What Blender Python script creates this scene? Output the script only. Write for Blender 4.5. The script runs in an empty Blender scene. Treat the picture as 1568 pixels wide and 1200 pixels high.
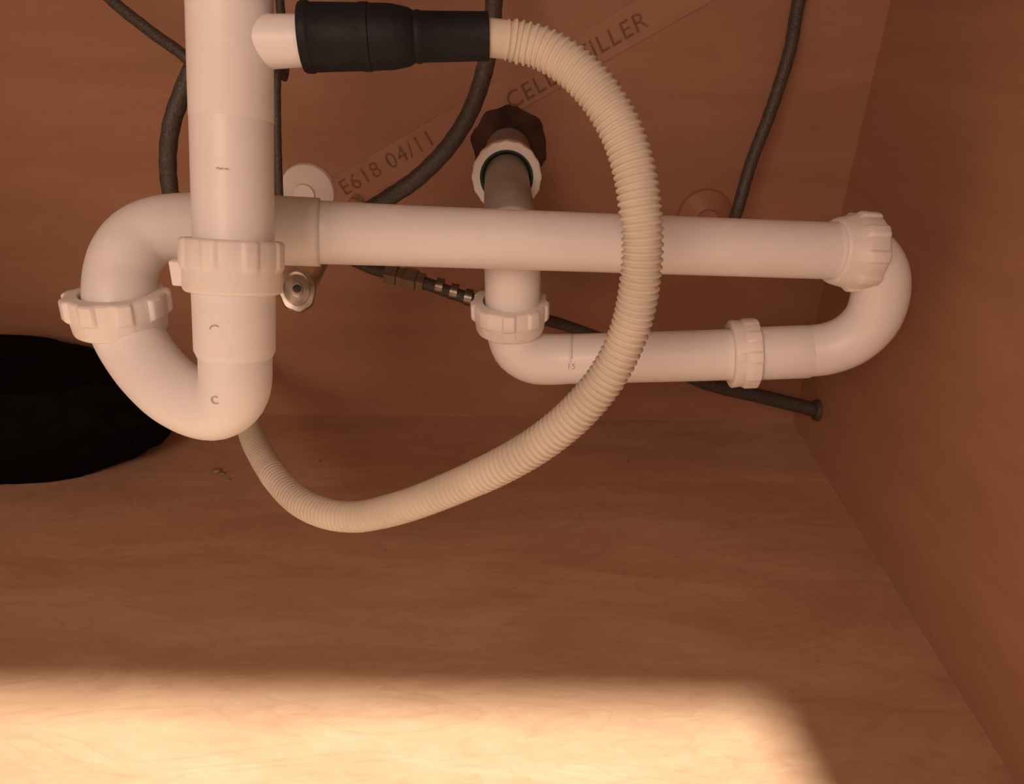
import bpy, bmesh, math, random
from mathutils import Vector, Matrix, noise
random.seed(4)
sc=bpy.context.scene
sc.view_settings.view_transform='Standard'
# ---------- camera: hand-held just outside the cabinet opening, pitched 29 deg down
TH=math.radians(29.0); PH=math.radians(1.0)
CAM=Vector((0,-0.666,0.40))
fw=Vector((0,math.cos(TH),-math.sin(TH))); u0=Vector((0,math.sin(TH),math.cos(TH))); X=Vector((1,0,0))
r=X*math.cos(PH)+u0*math.sin(PH); u=u0*math.cos(PH)-X*math.sin(PH)
cd=bpy.data.cameras.new('camera'); cd.sensor_width=36; cd.lens=25.99; cd.clip_start=0.01
cam=bpy.data.objects.new('camera',cd); sc.collection.objects.link(cam)
M=Matrix(((r.x,u.x,-fw.x),(r.y,u.y,-fw.y),(r.z,u.z,-fw.z))).to_4x4(); M.translation=CAM
cam.matrix_world=M; sc.camera=cam
# world coordinates below are written in tenths of a millimetre
def P(s): return [Vector([float(c)/1e4 for c in t.split(',')]) for t in s.split()]

# ---------- materials
def mat(name,col,rough=.5,noise_amt=0.0,nscale=20,metal=0,bump=0,bscale=200,sss=0,stretch=(1,1,1),spec=.5,trans=0):
    m=bpy.data.materials.new(name); m.use_nodes=True; nt=m.node_tree; b=nt.nodes['Principled BSDF']
    b.inputs['Roughness'].default_value=rough; b.inputs['Metallic'].default_value=metal
    b.inputs['Specular IOR Level'].default_value=spec
    tc=nt.nodes.new('ShaderNodeTexCoord'); mp=nt.nodes.new('ShaderNodeMapping'); mp.inputs['Scale'].default_value=stretch
    nt.links.new(tc.outputs['Object'],mp.inputs['Vector'])
    n=nt.nodes.new('ShaderNodeTexNoise'); n.inputs['Scale'].default_value=nscale; n.inputs['Detail'].default_value=5
    nt.links.new(mp.outputs[0],n.inputs['Vector'])
    cr=nt.nodes.new('ShaderNodeValToRGB'); cr.color_ramp.elements[0].position=.35; cr.color_ramp.elements[1].position=.65
    c2=tuple(c*(1-noise_amt) for c in col)
    cr.color_ramp.elements[0].color=(*c2,1); cr.color_ramp.elements[1].color=(*col,1)
    nt.links.new(n.outputs['Fac'],cr.inputs[0]); nt.links.new(cr.outputs[0],b.inputs['Base Color'])
    if bump:
        n2=nt.nodes.new('ShaderNodeTexNoise'); n2.inputs['Scale'].default_value=bscale
        nt.links.new(mp.outputs[0],n2.inputs['Vector'])
        bp=nt.nodes.new('ShaderNodeBump'); bp.inputs['Strength'].default_value=bump; bp.inputs['Distance'].default_value=.001
        nt.links.new(n2.outputs['Fac'],bp.inputs['Height']); nt.links.new(bp.outputs[0],b.inputs['Normal'])
    if sss:
        b.inputs['Subsurface Weight'].default_value=sss; b.inputs['Subsurface Radius'].default_value=(1,.6,.4); b.inputs['Subsurface Scale'].default_value=.004
    if trans:
        b.inputs['Transmission Weight'].default_value=trans; b.inputs['IOR'].default_value=1.15
    return m
def wood(name,c1,c2,stretch,rough=.45,vein=0.0):
    m=bpy.data.materials.new(name); m.use_nodes=True; nt=m.node_tree; L=nt.links; b=nt.nodes['Principled BSDF']
    b.inputs['Roughness'].default_value=rough; b.inputs['Specular IOR Level'].default_value=.3
    tc=nt.nodes.new('ShaderNodeTexCoord'); mp=nt.nodes.new('ShaderNodeMapping'); mp.inputs['Scale'].default_value=stretch
    L.new(tc.outputs['Object'],mp.inputs['Vector'])
    n=nt.nodes.new('ShaderNodeTexNoise'); n.inputs['Scale'].default_value=6; n.inputs['Detail'].default_value=8; n.inputs['Roughness'].default_value=.6; n.inputs['Distortion'].default_value=.8
    L.new(mp.outputs[0],n.inputs['Vector'])
    wv=nt.nodes.new('ShaderNodeTexNoise'); wv.inputs['Scale'].default_value=60; wv.inputs['Detail'].default_value=3
    L.new(mp.outputs[0],wv.inputs['Vector'])
    ad=nt.nodes.new('ShaderNodeMath'); ad.operation='MULTIPLY_ADD'; ad.inputs[1].default_value=.25
    L.new(wv.outputs['Fac'],ad.inputs[0]); L.new(n.outputs['Fac'],ad.inputs[2])
    cr=nt.nodes.new('ShaderNodeValToRGB'); cr.color_ramp.elements[0].position=.45; cr.color_ramp.elements[1].position=.8
    cr.color_ramp.elements[0].color=(*c1,1); cr.color_ramp.elements[1].color=(*c2,1)
    L.new(ad.outputs[0],cr.inputs[0]); out=cr.outputs[0]
    if vein:   # thin wandering maple growth lines
        n3=nt.nodes.new('ShaderNodeTexNoise'); n3.inputs['Scale'].default_value=3.2; n3.inputs['Detail'].default_value=2.5; n3.inputs['Distortion'].default_value=1.2
        L.new(mp.outputs[0],n3.inputs['Vector'])
        k=nt.nodes.new('ShaderNodeMath'); k.operation='MULTIPLY'; k.inputs[1].default_value=16; L.new(n3.outputs['Fac'],k.inputs[0])
        fr=nt.nodes.new('ShaderNodeMath'); fr.operation='FRACT'; L.new(k.outputs[0],fr.inputs[0])
        r2=nt.nodes.new('ShaderNodeValToRGB'); e=r2.color_ramp.elements; e[0].position=0; e[0].color=(1,1,1,1); e[1].position=.22; e[1].color=(0,0,0,1)
        L.new(fr.outputs[0],r2.inputs[0])
        mk_=nt.nodes.new('ShaderNodeMath'); mk_.operation='MULTIPLY'; mk_.inputs[1].default_value=vein; L.new(r2.outputs[0],mk_.inputs[0])
        mx=nt.nodes.new('ShaderNodeMix'); mx.data_type='RGBA'; L.new(mk_.outputs[0],mx.inputs[0]); L.new(out,mx.inputs[6]); mx.inputs[7].default_value=(c1[0]*.75,c1[1]*.65,c1[2]*.6,1)
        out=mx.outputs[2]
    L.new(out,b.inputs['Base Color'])
    return m
PVC=mat('pvc_white',(.87,.86,.86),.38,.05,25,sss=.1,bump=.08,bscale=60)
NUT=mat('nylon_nut',(.87,.85,.82),.42,.05,40,sss=.2)
RUB=mat('black_rubber',(.010,.012,.016),.6,.3,80,bump=.3,bscale=300,spec=.3)
HOSE=mat('cream_hose_plastic',(.78,.72,.61),.42,.12,30,sss=.2,trans=.12)
BRAID=mat('grey_braided_hose',(.085,.075,.065),.5,.5,600,bump=.5,bscale=900)
CHROME=mat('chrome',(.95,.9,.8),.38,.45,110,metal=1)
DULL=mat('dull_metal',(.35,.31,.26),.35,.3,120,metal=1)
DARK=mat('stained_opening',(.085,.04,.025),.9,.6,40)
BAG=mat('black_plastic_bag',(.003,.0025,.0025),.7,.3,12,spec=.05)
GREEN=mat('green_gasket',(.03,.09,.06),.5,.2,40)
SHADED=mat('shaded_pipe',(.36,.32,.29),.4,.15,40)  # grey tone paints the shade on the outlet pipe into its colour
INK=mat('print_ink',(.235,.122,.072),.8,.35,150)
MARK=mat('moulded_mark',(.52,.44,.39),.7,.2,150)
WB=wood('maple_back',(.315,.162,.095),(.37,.20,.12),(1,1,5))
WF=wood('maple_floor',(.405,.23,.138),(.52,.325,.21),(1,4,1),vein=.2)
WS=wood('maple_side',(.375,.203,.123),(.43,.243,.15),(1,1,5))
PALE=wood('pale_strip',(.335,.177,.107),(.385,.215,.133),(3,3,3))  # strip's own colour, slightly paler than the back panel
WHITE=mat('counter_underside',(.5,.38,.28),.5,.05,10)

# ---------- mesh helpers
def mk(name,verts,faces,m,parent=None,smooth=True):
    me=bpy.data.meshes.new(name); me.from_pydata([tuple(v) for v in verts],[],faces); me.update()
    if smooth: me.polygons.foreach_set('use_smooth',[True]*len(me.polygons))
    o=bpy.data.objects.new(name,me); sc.collection.objects.link(o); me.materials.append(m)
    if parent: o.parent=parent
    return o
def empty(name):
    e=bpy.data.objects.new(name,None); e.empty_display_size=.02; sc.collection.objects.link(e); return e
def catmull(pts,vals,n):
    Q=[2*pts[0]-pts[1]]+list(pts)+[2*pts[-1]-pts[-2]]; V=[vals[0]]+list(vals)+[vals[-1]]
    out=[];ov=[]
    for i in range(1,len(Q)-2):
        for k in range(n):
            t=k/n; a,b,c,d=Q[i-1],Q[i],Q[i+1],Q[i+2]
            out.append(.5*((2*b)+(c-a)*t+(2*a-5*b+4*c-d)*t*t+(3*b-a-3*c+d)*t**3))
            ov.append(V[i]*(1-t)+V[i+1]*t)
    out.append(Q[-2]);ov.append(V[-2]); return out,ov
def resample(pts,vals,step):
    L=[0]
    for i in range(1,len(pts)): L.append(L[-1]+(pts[i]-pts[i-1]).length)
    n=max(2,int(L[-1]/step)); out=[];ov=[];S=[];j=0
    for k in range(n+1):
        s=L[-1]*k/n
        while j<len(L)-2 and L[j+1]<s: j+=1
        t=(s-L[j])/max(1e-9,L[j+1]-L[j]); out.append(pts[j].lerp(pts[j+1],t)); ov.append(vals[j]*(1-t)+vals[j+1]*t); S.append(s)
    return out,ov,S
def tube(name,pts,rad,m,parent=None,seg=40,step=.003,mod=None):
    if not isinstance(rad,(list,tuple)): rad=[rad]*len(pts)
    a,b=catmull(pts,rad,12); a,b,S=resample(a,b,step)
    n=len(a); t0=(a[1]-a[0]).normalized(); nn=t0.orthogonal().normalized(); verts=[];faces=[]
    for i in range(n):
        t=(a[min(i+1,n-1)]-a[max(i-1,0)]).normalized()
        nn=(nn-t*nn.dot(t)).normalized(); bb=t.cross(nn)
        R=b[i]*(mod(S[i],S[-1]) if mod else 1)
        for k in range(seg):
            an=2*math.pi*k/seg; verts.append(a[i]+nn*(R*math.cos(an))+bb*(R*math.sin(an)))
    for i in range(n-1):
        for k in range(seg):
            k2=(k+1)%seg; faces.append((i*seg+k,i*seg+k2,(i+1)*seg+k2,(i+1)*seg+k))
    faces.append(tuple(reversed(range(seg)))); faces.append(tuple(range((n-1)*seg,n*seg)))
    return mk(name,verts,faces,m,parent)
def lathe(name,c,axis,prof,m,parent=None,seg=48,modf=None,closed=False,ref=None):
    ax=axis.normalized(); nn=(ref-ax*ref.dot(ax)).normalized() if ref else ax.orthogonal().normalized(); bb=ax.cross(nn); verts=[];faces=[]
    for i,(t,R) in enumerate(prof):
        for k in range(seg):
            an=2*math.pi*k/seg; rr=R+(modf(i,an) if modf else 0)
            verts.append(c+ax*t+nn*(rr*math.cos(an))+bb*(rr*math.sin(an)))
    n=len(prof); rng=n if closed else n-1
    for i in range(rng):
        i2=(i+1)%n
        for k in range(seg):
            k2=(k+1)%seg; faces.append((i*seg+k,i*seg+k2,i2*seg+k2,i2*seg+k))
    if not closed:
        faces.append(tuple(reversed(range(seg)))); faces.append(tuple(range((n-1)*seg,n*seg)))
    o=mk(name,verts,faces,m,parent)
    mod=o.modifiers.new('es','EDGE_SPLIT'); mod.split_angle=math.radians(38)
    return o
def nut(name,c,axis,rin,R,h,lug,n=10,parent=None,ph=0.0,taper=.85,duty=.45,sharp=2.0):
    prof=[(h*.5,rin),(h*.5,R*.94),(h*.485,R*.97),(h*.44,R),(h*.02,R),(-h*.03,R*.985),(-h*.1,R*.96),(-h*.42,R*taper*1.03),(-h*.47,R*taper*1.01),(-h*.5,R*taper*.97),(-h*.5,rin)]
    def mf(i,an):
        if i in (1,2,3,4,5):
            w=math.cos(n*(an+ph)); s=max(0,min(1,(w-(1-2*duty))*sharp+.5)); s=s*s*(3-2*s); return lug*s*(.8 if i in(1,5) else 1)
        return 0
    return lathe(name,c,axis,prof,NUT,parent,seg=180,modf=mf,closed=True,ref=Vector((1,.01,.02)) if abs(axis.normalized().x)<.8 else Vector((0,.01,1)))
def box(name,lo,hi,m,parent=None,bev=0):
    x0,y0,z0=lo;x1,y1,z1=hi
    v=[(x0,y0,z0),(x1,y0,z0),(x1,y1,z0),(x0,y1,z0),(x0,y0,z1),(x1,y0,z1),(x1,y1,z1),(x0,y1,z1)]
    fc=[(3,2,1,0),(4,5,6,7),(0,1,5,4),(1,2,6,5),(2,3,7,6),(3,0,4,7)]
    o=mk(name,v,fc,m,parent,False)
    if bev:
        b=o.modifiers.new('b','BEVEL'); b.width=bev; b.segments=3
    return o
def text(txt,size,R,m,parent,name='print',sp=1.1):
    c=bpy.data.curves.new('t',type='FONT'); c.body=txt; c.size=size; c.extrude=.00005; c.space_character=sp
    to=bpy.data.objects.new('tmp',c); sc.collection.objects.link(to)
    bpy.context.view_layer.update()
    me=bpy.data.meshes.new_from_object(to.evaluated_get(bpy.context.evaluated_depsgraph_get())); bpy.data.objects.remove(to)
    me.materials.clear(); me.materials.append(m)
    o=bpy.data.objects.new(name,me); sc.collection.objects.link(o); o.parent=parent; o.matrix_world=R
def mark(txt,size,c,nrm,up,parent,m):
    z=nrm.normalized(); y=(up-z*up.dot(z)).normalized(); x=y.cross(z)
    R=Matrix((x,y,z)).transposed().to_4x4(); R.translation=c; text(txt,size,R,m,parent,'mark')

# ---------- cabinet shell
XR=.295; XL=-.62; YF=-.60; ZC=.72
box('wall_back',(XL-.018,0,-.018),(XR+.018,.012,ZC),WB)
box('floor',(XL,YF,-.018),(XR,0,0),WF)
box('wall_right',(XR,YF,-.018),(XR+.018,0,ZC),WS)
box('wall_left',(XL-.018,YF,-.018),(XL,0,ZC),WS)
box('ceiling',(XL-.018,YF,ZC),(XR+.018,.012,ZC+.03),WHITE)
box('trim_1',(.213,YF-.018,-.05),(XR+.018,YF,ZC+.03),WS,bev=.001)
box('trim_2',(XL-.018,YF-.018,-.05),(-.545,YF,ZC+.03),WS,bev=.001)

# ---------- drain plumbing
D=empty('sink_drain_pipe')
tp=P('-1395,-3169,2706 -1386,-3120,2858 -1341,-2790,3907')
up=(tp[2]-tp[1]).normalized(); top=tp[2]+up*((ZC-.002-tp[2].z)/up.z)
tube('tailpiece',[tp[0],tp[1],tp[2],top],.0192,PVC,D,step=.01)
ts=tp[1].lerp(tp[2],.52)
lathe('tailpiece_joint',ts,up,[(-.0005,.0190),(0,.01935),(.11,.01955),(.11,.0190)],PVC,D,seg=64)
hub=P('-1394,-3182,2684 -1415,-3278,2325')
ax=(hub[0]-hub[1]).normalized(); Lh=(hub[0]-hub[1]).length
lathe('trap_hub',hub[1],ax,[(-.002,.0182),(0,.0190),(.0015,.0197),(Lh,.0200)],PVC,D,seg=64)
tube('trap_j_bend',P('-1413,-3255,2388 -1415,-3301,2263 -1428,-3320,2166 -1475,-3322,2081 -1565,-3308,2024 -1682,-3273,2025 -1819,-3207,2062 -1952,-3120,2136 -2049,-3046,2228 -2104,-2998,2314 -2127,-2970,2405'),.0180,PVC,D)
tube('trap_return_bend',P('-2127,-2970,2405 -2133,-2923,2492 -2138,-2852,2578 -2118,-2785,2658 -2069,-2702,2725 -1977,-2636,2762 -1859,-2569,2759 -1717,-2512,2737 -1468,-2474,2723 -1143,-2420,2697'),[.0182]*6+[.0190,.0196,.0198,.0198],PVC,D)
arm=P('-1217,-2429,2702 -356,-2204,2612 2190,-1963,2491')
tube('horizontal_arm',arm,.0184,PVC,D,step=.01)
tube('return_bend_end',P('2057,-1971,2496 2211,-1962,2491 2328,-1961,2453 2419,-1976,2343 2465,-1974,2181 2454,-1966,2010 2368,-1946,1861 2235,-1926,1774 2090,-1902,1734'),.0184,PVC,D)
lo=P('2114,-1902,1734 1775,-1885,1704 1248,-1862,1662 314,-1774,1573')
ax=(lo[0]-lo[1]).normalized(); ll_=(lo[0]-lo[1]).length
lathe('lower_hub',lo[1],ax,[(-.002,.0185),(0,.0190),(ll_-.002,.0190),(ll_,.0184)],PVC,D,seg=64)
tube('lower_arm',[lo[1],lo[2],lo[3]],.0184,PVC,D,step=.01)
tube('lower_elbow',P('456,-1788,1588 314,-1774,1573 169,-1771,1579 57,-1761,1637 7,-1740,1737 -4,-1738,1865'),[.0183,.0188,.0192,.0192,.0192,.0192],PVC,D)
ri=P('-4,-1733,1811 -9,-1752,2169 -16,-1753,2312 -23,-1744,2494 -29,-1681,2566')
tube('riser',ri,[.0196,.0196,.0196,.019,.0185],PVC,D,step=.004)
tube('outlet_elbow',P('-23,-1744,2494 -29,-1657,2568 -46,-1425,2614 -60,-1124,2642 -70,-783,2680'),[.0184,.0184,.0176,.0172,.0172],SHADED,D,step=.003)
wc=P('-70,-814,2686')[0]
tube('outlet_stub',[wc+Vector((0,.006,0)),Vector((wc.x,-.002,wc.z+.004))],.0195,SHADED,D,step=.01)
n1,wg,n2,n3,n4,n5=P('-1399,-3149,2743 -1643,-3186,2718 -2140,-2960,2404 2203,-1962,2491 1648,-1877,1697 -24,-1738,1906')
nut('slip_nut_tail',n1,up,.0195,.0246,.026,.0009,8,D,ph=.1,taper=.94,duty=.3,sharp=1.6)
bw=box('wing',(-.0050,-.003,-.0065),(.0045,.003,.0065),NUT,D,bev=.0012)
bw.matrix_world=Matrix.Translation(wg)@Matrix.Rotation(math.radians(3),4,'Y')
nut('slip_nut_trap',n2,Vector((.02,.10,1)),.0185,.0253,.0215,.0019,9,D,ph=.3,duty=.45,taper=.9,sharp=1.6)
nut('slip_nut_end',n3,(arm[2]-arm[1]),.0185,.0246,.026,.0016,9,D,duty=.38,sharp=1.8)
nut('slip_nut_lower',n4,(lo[0]-lo[1]),.0185,.0247,.019,.0006,10,D,taper=.96)
nut('slip_nut_riser',n5,(ri[1]-ri[0]),.0195,.0266,.023,.0017,9,D,ph=.2,duty=.42,sharp=1.8,taper=.9)
nut('slip_nut_outlet',wc,Vector((0,-1,.02)),.0205,.0264,.018,.0005,16,D,taper=.95)
lathe('gasket',wc+Vector((0,-.002,0)),Vector((0,-1,0)),[(0,.017),(0,.0205),(.004,.0205),(.004,.0190)],GREEN,D,closed=True)
tube('branch_stub',P('-1248,-2850,3737 -1147,-2849,3738 -961,-2834,3746'),[.0128,.0118,.0112],PVC,D)
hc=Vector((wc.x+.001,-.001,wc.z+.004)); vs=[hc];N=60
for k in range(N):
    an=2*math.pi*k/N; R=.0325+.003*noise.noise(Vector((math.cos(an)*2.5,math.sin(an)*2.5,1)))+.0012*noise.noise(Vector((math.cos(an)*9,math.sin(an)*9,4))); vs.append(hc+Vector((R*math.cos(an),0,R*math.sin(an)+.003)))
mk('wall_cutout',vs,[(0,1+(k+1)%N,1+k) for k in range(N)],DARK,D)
# moulded marks on the pipes
Z=Vector((0,0,1))
d1=Vector((-.13,-.987,.1)).normalized(); mark('C',.008,Vector((-.1405,-.3225,.250))+d1*.0204+Vector((-.003,0,-.003)),d1,Z,D,MARK)
d1=Vector((-.16,-.98,.15)).normalized(); mark('C',.006,Vector((-.1430,-.3320,.2166))+d1*.0185+Vector((-.003,0,-.004)),d1,Z,D,MARK)
d1=Vector((-.07,-1,.08)).normalized(); mark('15',.006,Vector((.040,-.178,.158))+d1*.0188,d1,Z,D,MARK)
d1=Vector((.20,-.95,.25)).normalized(); mark('~-',.006,Vector((-.1372,-.3037,.317))+d1*.0197+Vector((-.004,0,0)),d1,Z,D,MARK)

# ---------- rubber coupling
cp=P('-1013,-2828,3756 -141,-2762,3771'); ax=(cp[1]-cp[0]); L=ax.length; ax.normalize()
pr=[(0,.0110),(0,.0150),(.001,.0156),(.004,.0157),(.005,.0152),(.06,.0151),(.31,.0147),(.315,.0150),(.36,.0151),(.365,.0146),(.48,.0143),(.57,.0128),(.60,.0112),(.61,.0117),(.63,.0117),(.64,.0112),(.97,.0108),(.995,.0110),(1,.0105),(1,.0088)]
pr=[(t*L if t>.02 or t==0 else t,R) for t,R in pr]
C=empty('rubber_coupling'); lathe('sleeve',cp[0],ax,pr,RUB,C,seg=64)
# ---------- corrugated hose
hp=P('''-166,-2764,3768 -57,-2758,3758 -4,-2751,3750 115,-2765,3724 241,-2810,3664 351,-2868,3580 446,-2929,3470 517,-2996,3349
566,-3071,3213 596,-3144,3062 618,-3188,2899 619,-3216,2726 603,-3227,2540 552,-3243,2347 464,-3255,2161 322,-3253,1958
135,-3235,1762 -81,-3198,1583 -312,-3143,1414 -556,-3085,1250 -772,-3020,1120 -978,-2942,1013 -1198,-2831,946 -1418,-2659,905
-1624,-2433,900 -1830,-2142,909 -2026,-1796,915 -2329,-1082,862 -2670,-171,753''')
hr=[86,86,94,94,96,98,98,98,98,98,96,96,96,96,98,100,100,100,100,98,98,98,98,98,96,96,96,96,96]
def cor(s,T):
    x=s/T; amp=.06 if x<.42 else (.04 if x<.52 else (.022 if x<.68 else .006))
    if s<.011: return 1
    w=math.sin(2*math.pi*s/.0034); return 1+amp*max(-1,min(1,w*2.5-.4))
Hh=empty('corrugated_drain_hose'); tube('hose',hp,[q*1e-4 for q in hr],HOSE,Hh,seg=36,step=.0004,mod=cor)

# ---------- supply hoses
def hose(s,rad):
    e=empty('water_supply_hose'); tube('line',P(s),rad,BRAID,e,seg=20,step=.003,mod=lambda s,T:1+.025*math.sin(2*math.pi*s/.004)); return e
hose('-4200,-560,6900 -3750,-620,5000 -3252,-794,4270 -2780,-1015,3871 -2489,-1126,3671 -2212,-1224,3493 -1969,-1330,3200 -1975,-1371,2815 -2095,-1161,2577',.0040)
hose('-1600,-1750,6900 -1620,-1700,4300 -1762,-1698,3669 -1980,-1723,3522 -2096,-1768,3337 -2173,-1805,3168 -2237,-1802,2966 -2282,-1764,2726 -2334,-1597,2408 -2263,-1302,2116',.0054)
hose('-100,-700,6900 -153,-746,4356 -166,-982,3930 -192,-1131,3619 -289,-1283,3284 -453,-1373,3018 -681,-1438,2798 -915,-1465,2646 -1163,-1444,2478 -1300,-1366,2206',.0060)
hose('2350,-90,6900 2283,-90,4443 2186,-122,3934 2135,-265,3574 2034,-383,3154 1907,-497,2743 1828,-591,2367 1792,-528,2068',.0050)
hose('-1580,-900,6900 -1598,-1101,3715 -1628,-1251,3444 -1653,-1340,3079 -1665,-1436,2699 -1709,-1373,2399',.0030)
ll=empty('water_line')
tube('line',P('-1339,-897,2021 -1125,-939,1946 -779,-982,1867 -379,-1045,1753 75,-1011,1609 525,-884,1426 1254,-736,1074 1776,-657,804 2387,-541,600 2949,-500,440'),[.0052]*5+[.0048,.0052,.0062,.0068,.0068],BRAID,ll,seg=20)
a,b_,f1,f2,f3=P('-1045,-953,1919 -726,-987,1859 -630,-999,1837 -512,-1019,1800 -395,-1040,1763')
ax=(b_-a); L=ax.length; ax.normalize()
lathe('fitting',a,ax,[(0,.006),(0,.0085),(.3*L,.0088),(.32*L,.0075),(.45*L,.0075),(.47*L,.0095),(.8*L,.0095),(.82*L,.0078),(L,.0075),(L,.006)],DULL,ll,seg=6)
for p in (f1,f2,f3): lathe('ferrule',p,ax,[(0,.005),(0,.0068),(.006,.0068),(.006,.005)],DULL,ll,seg=24)
lathe('grommet',Vector((XR-.001,-.0502,.0444)),Vector((-1,0,0)),[(0,.006),(0,.0105),(.003,.0100),(.004,.0085),(.004,.006)],BRAID,ll,closed=True)
# ---------- valve
V=empty('shutoff_valve'); vc=P('-1465,-1963,2160')[0]; n_=Vector((.20,-.78,.58)).normalized()
side=n_.cross(Z).normalized()
o=lathe('handle',vc,n_,[(-.007,.004),(-.006,.0145),(-.002,.0162),(.001,.0152),(.0014,.012),(.0002,.0105),(.0002,.0055),(.0018,.0045),(.0018,.001)],CHROME,V,seg=96,modf=lambda i,an:(.0004*math.cos(8*an) if i in(1,2,3) else 0),ref=Z)
for v in o.data.vertices:
    rel=v.co-vc; v.co-=side*rel.dot(side)*.25
lathe('screw',vc+n_*.0015,n_,[(0,.003),(.0015,.0026),(.002,.0015)],BRAID,V,seg=16)
tube('stem',[vc-n_*.004,vc-n_*.03+Vector((0,.01,0)),Vector((vc.x+.004,-.06,vc.z+.01)),Vector((vc.x+.004,-.002,vc.z+.01))],.0055,CHROME,V,seg=20)
# ---------- wall flanges
for (x,z,m) in ((-.1859,.2335,NUT),(.1715,.2173,WB)):
    e=empty('pipe_wall_flange')
    lathe('disc',Vector((x,0,z)),Vector((0,-1,0)),[(0,.0245),(.004,.0235),(.010,.015),(.013,.0095),(.016,.009),(.016,.007)],m,e)
# ---------- printed strip on the back panel
e=empty('printed_strip')
A=Vector((-.1673,0,.2262)); B=Vector((.1653,0,.4126)); dv=(B-A).normalized(); nv=Vector((-dv.z,0,dv.x)); hw=.0145
st=[Vector((v.x,-.0008,v.z)) for v in (A-nv*hw,B-nv*hw,B+nv*hw,A+nv*hw)]
mk('strip',st,[(0,1,2,3)],PALE,e,False)
R0=Matrix((dv,nv,dv.cross(nv))).transposed().to_4x4()
for txt,x,z in (('E618 04/11',-.1535,.2294),('CELL',-.0053,.3050),('FILLER',.0535,.3416)):
    R=R0.copy(); R.translation=Vector((x,-.0012,z)); text(txt,.0195,R,INK,e)
# ---------- trash bag
bm=bmesh.new(); bmesh.ops.create_icosphere(bm,subdivisions=6,radius=1)
for v in bm.verts:
    p=v.co.copy()
    s=1+.10*noise.noise(p*1.3)+.05*(1-abs(noise.noise(p*2.4+Vector((3,1,2)))*2))+.02*(1-abs(noise.noise(p*6)*2))
    q=p*s; taper=1-max(0,q.x)*.25
    zz=max(-1,min(.60,q.z))+.04*noise.noise(p*4)
    v.co=Vector((-.462+q.x*.146,-.080+q.y*.066*taper,max(.001,.050+zz*.076*taper)))
me=bpy.data.meshes.new('trash_bag'); bm.to_mesh(me); bm.free(); me.materials.append(BAG)
me.polygons.foreach_set('use_smooth',[True]*len(me.polygons))
o=bpy.data.objects.new('trash_bag',me); sc.collection.objects.link(o)
# ---------- crumbs on the cabinet floor
bm=bmesh.new()
for (x,y,s) in ((-.2716,-.1061,.0035),(-.2563,-.1190,.0018),(-.2650,-.1100,.0022),(-.1809,-.0863,.0016),(-.0520,-.0701,.0014),(.1126,-.0773,.0015),(.06,-.16,.0010),(-.1,-.21,.0010)):
    r_=bmesh.ops.create_icosphere(bm,subdivisions=2,radius=s)
    for v in r_['verts']: v.co=Vector((v.co.x*1.3+x,v.co.y+y,v.co.z*.4+s*.38))
me=bpy.data.meshes.new('floor_crumbs'); bm.to_mesh(me); bm.free(); me.materials.append(mat('crumb',(.33,.24,.19),.8,.4,300))
o=bpy.data.objects.new('floor_crumbs',me); sc.collection.objects.link(o)

# ---------- lights
w=bpy.data.worlds.new('world'); sc.world=w; w.use_nodes=True
w.node_tree.nodes['Background'].inputs[0].default_value=(1,.61,.43,1); w.node_tree.nodes['Background'].inputs[1].default_value=.62
def area(name,loc,tgt,size,en,col):
    l=bpy.data.lights.new(name,'AREA'); l.shape='DISK'; l.size=size; l.energy=en; l.color=col
    o=bpy.data.objects.new(name,l); sc.collection.objects.link(o); o.location=loc
    o.rotation_euler=(Vector(tgt)-o.location).to_track_quat('-Z','Y').to_euler()
area('kitchen_ceiling_light',(.300,-1.075,2.1),(0,-.4,0),.09,125,(1,1,.86))
area('front_fill',(-.45,-1.7,1.0),(0,-.2,.2),.7,9,(1,.68,.53))  # added soft warm fill from front left, not an actual lamp
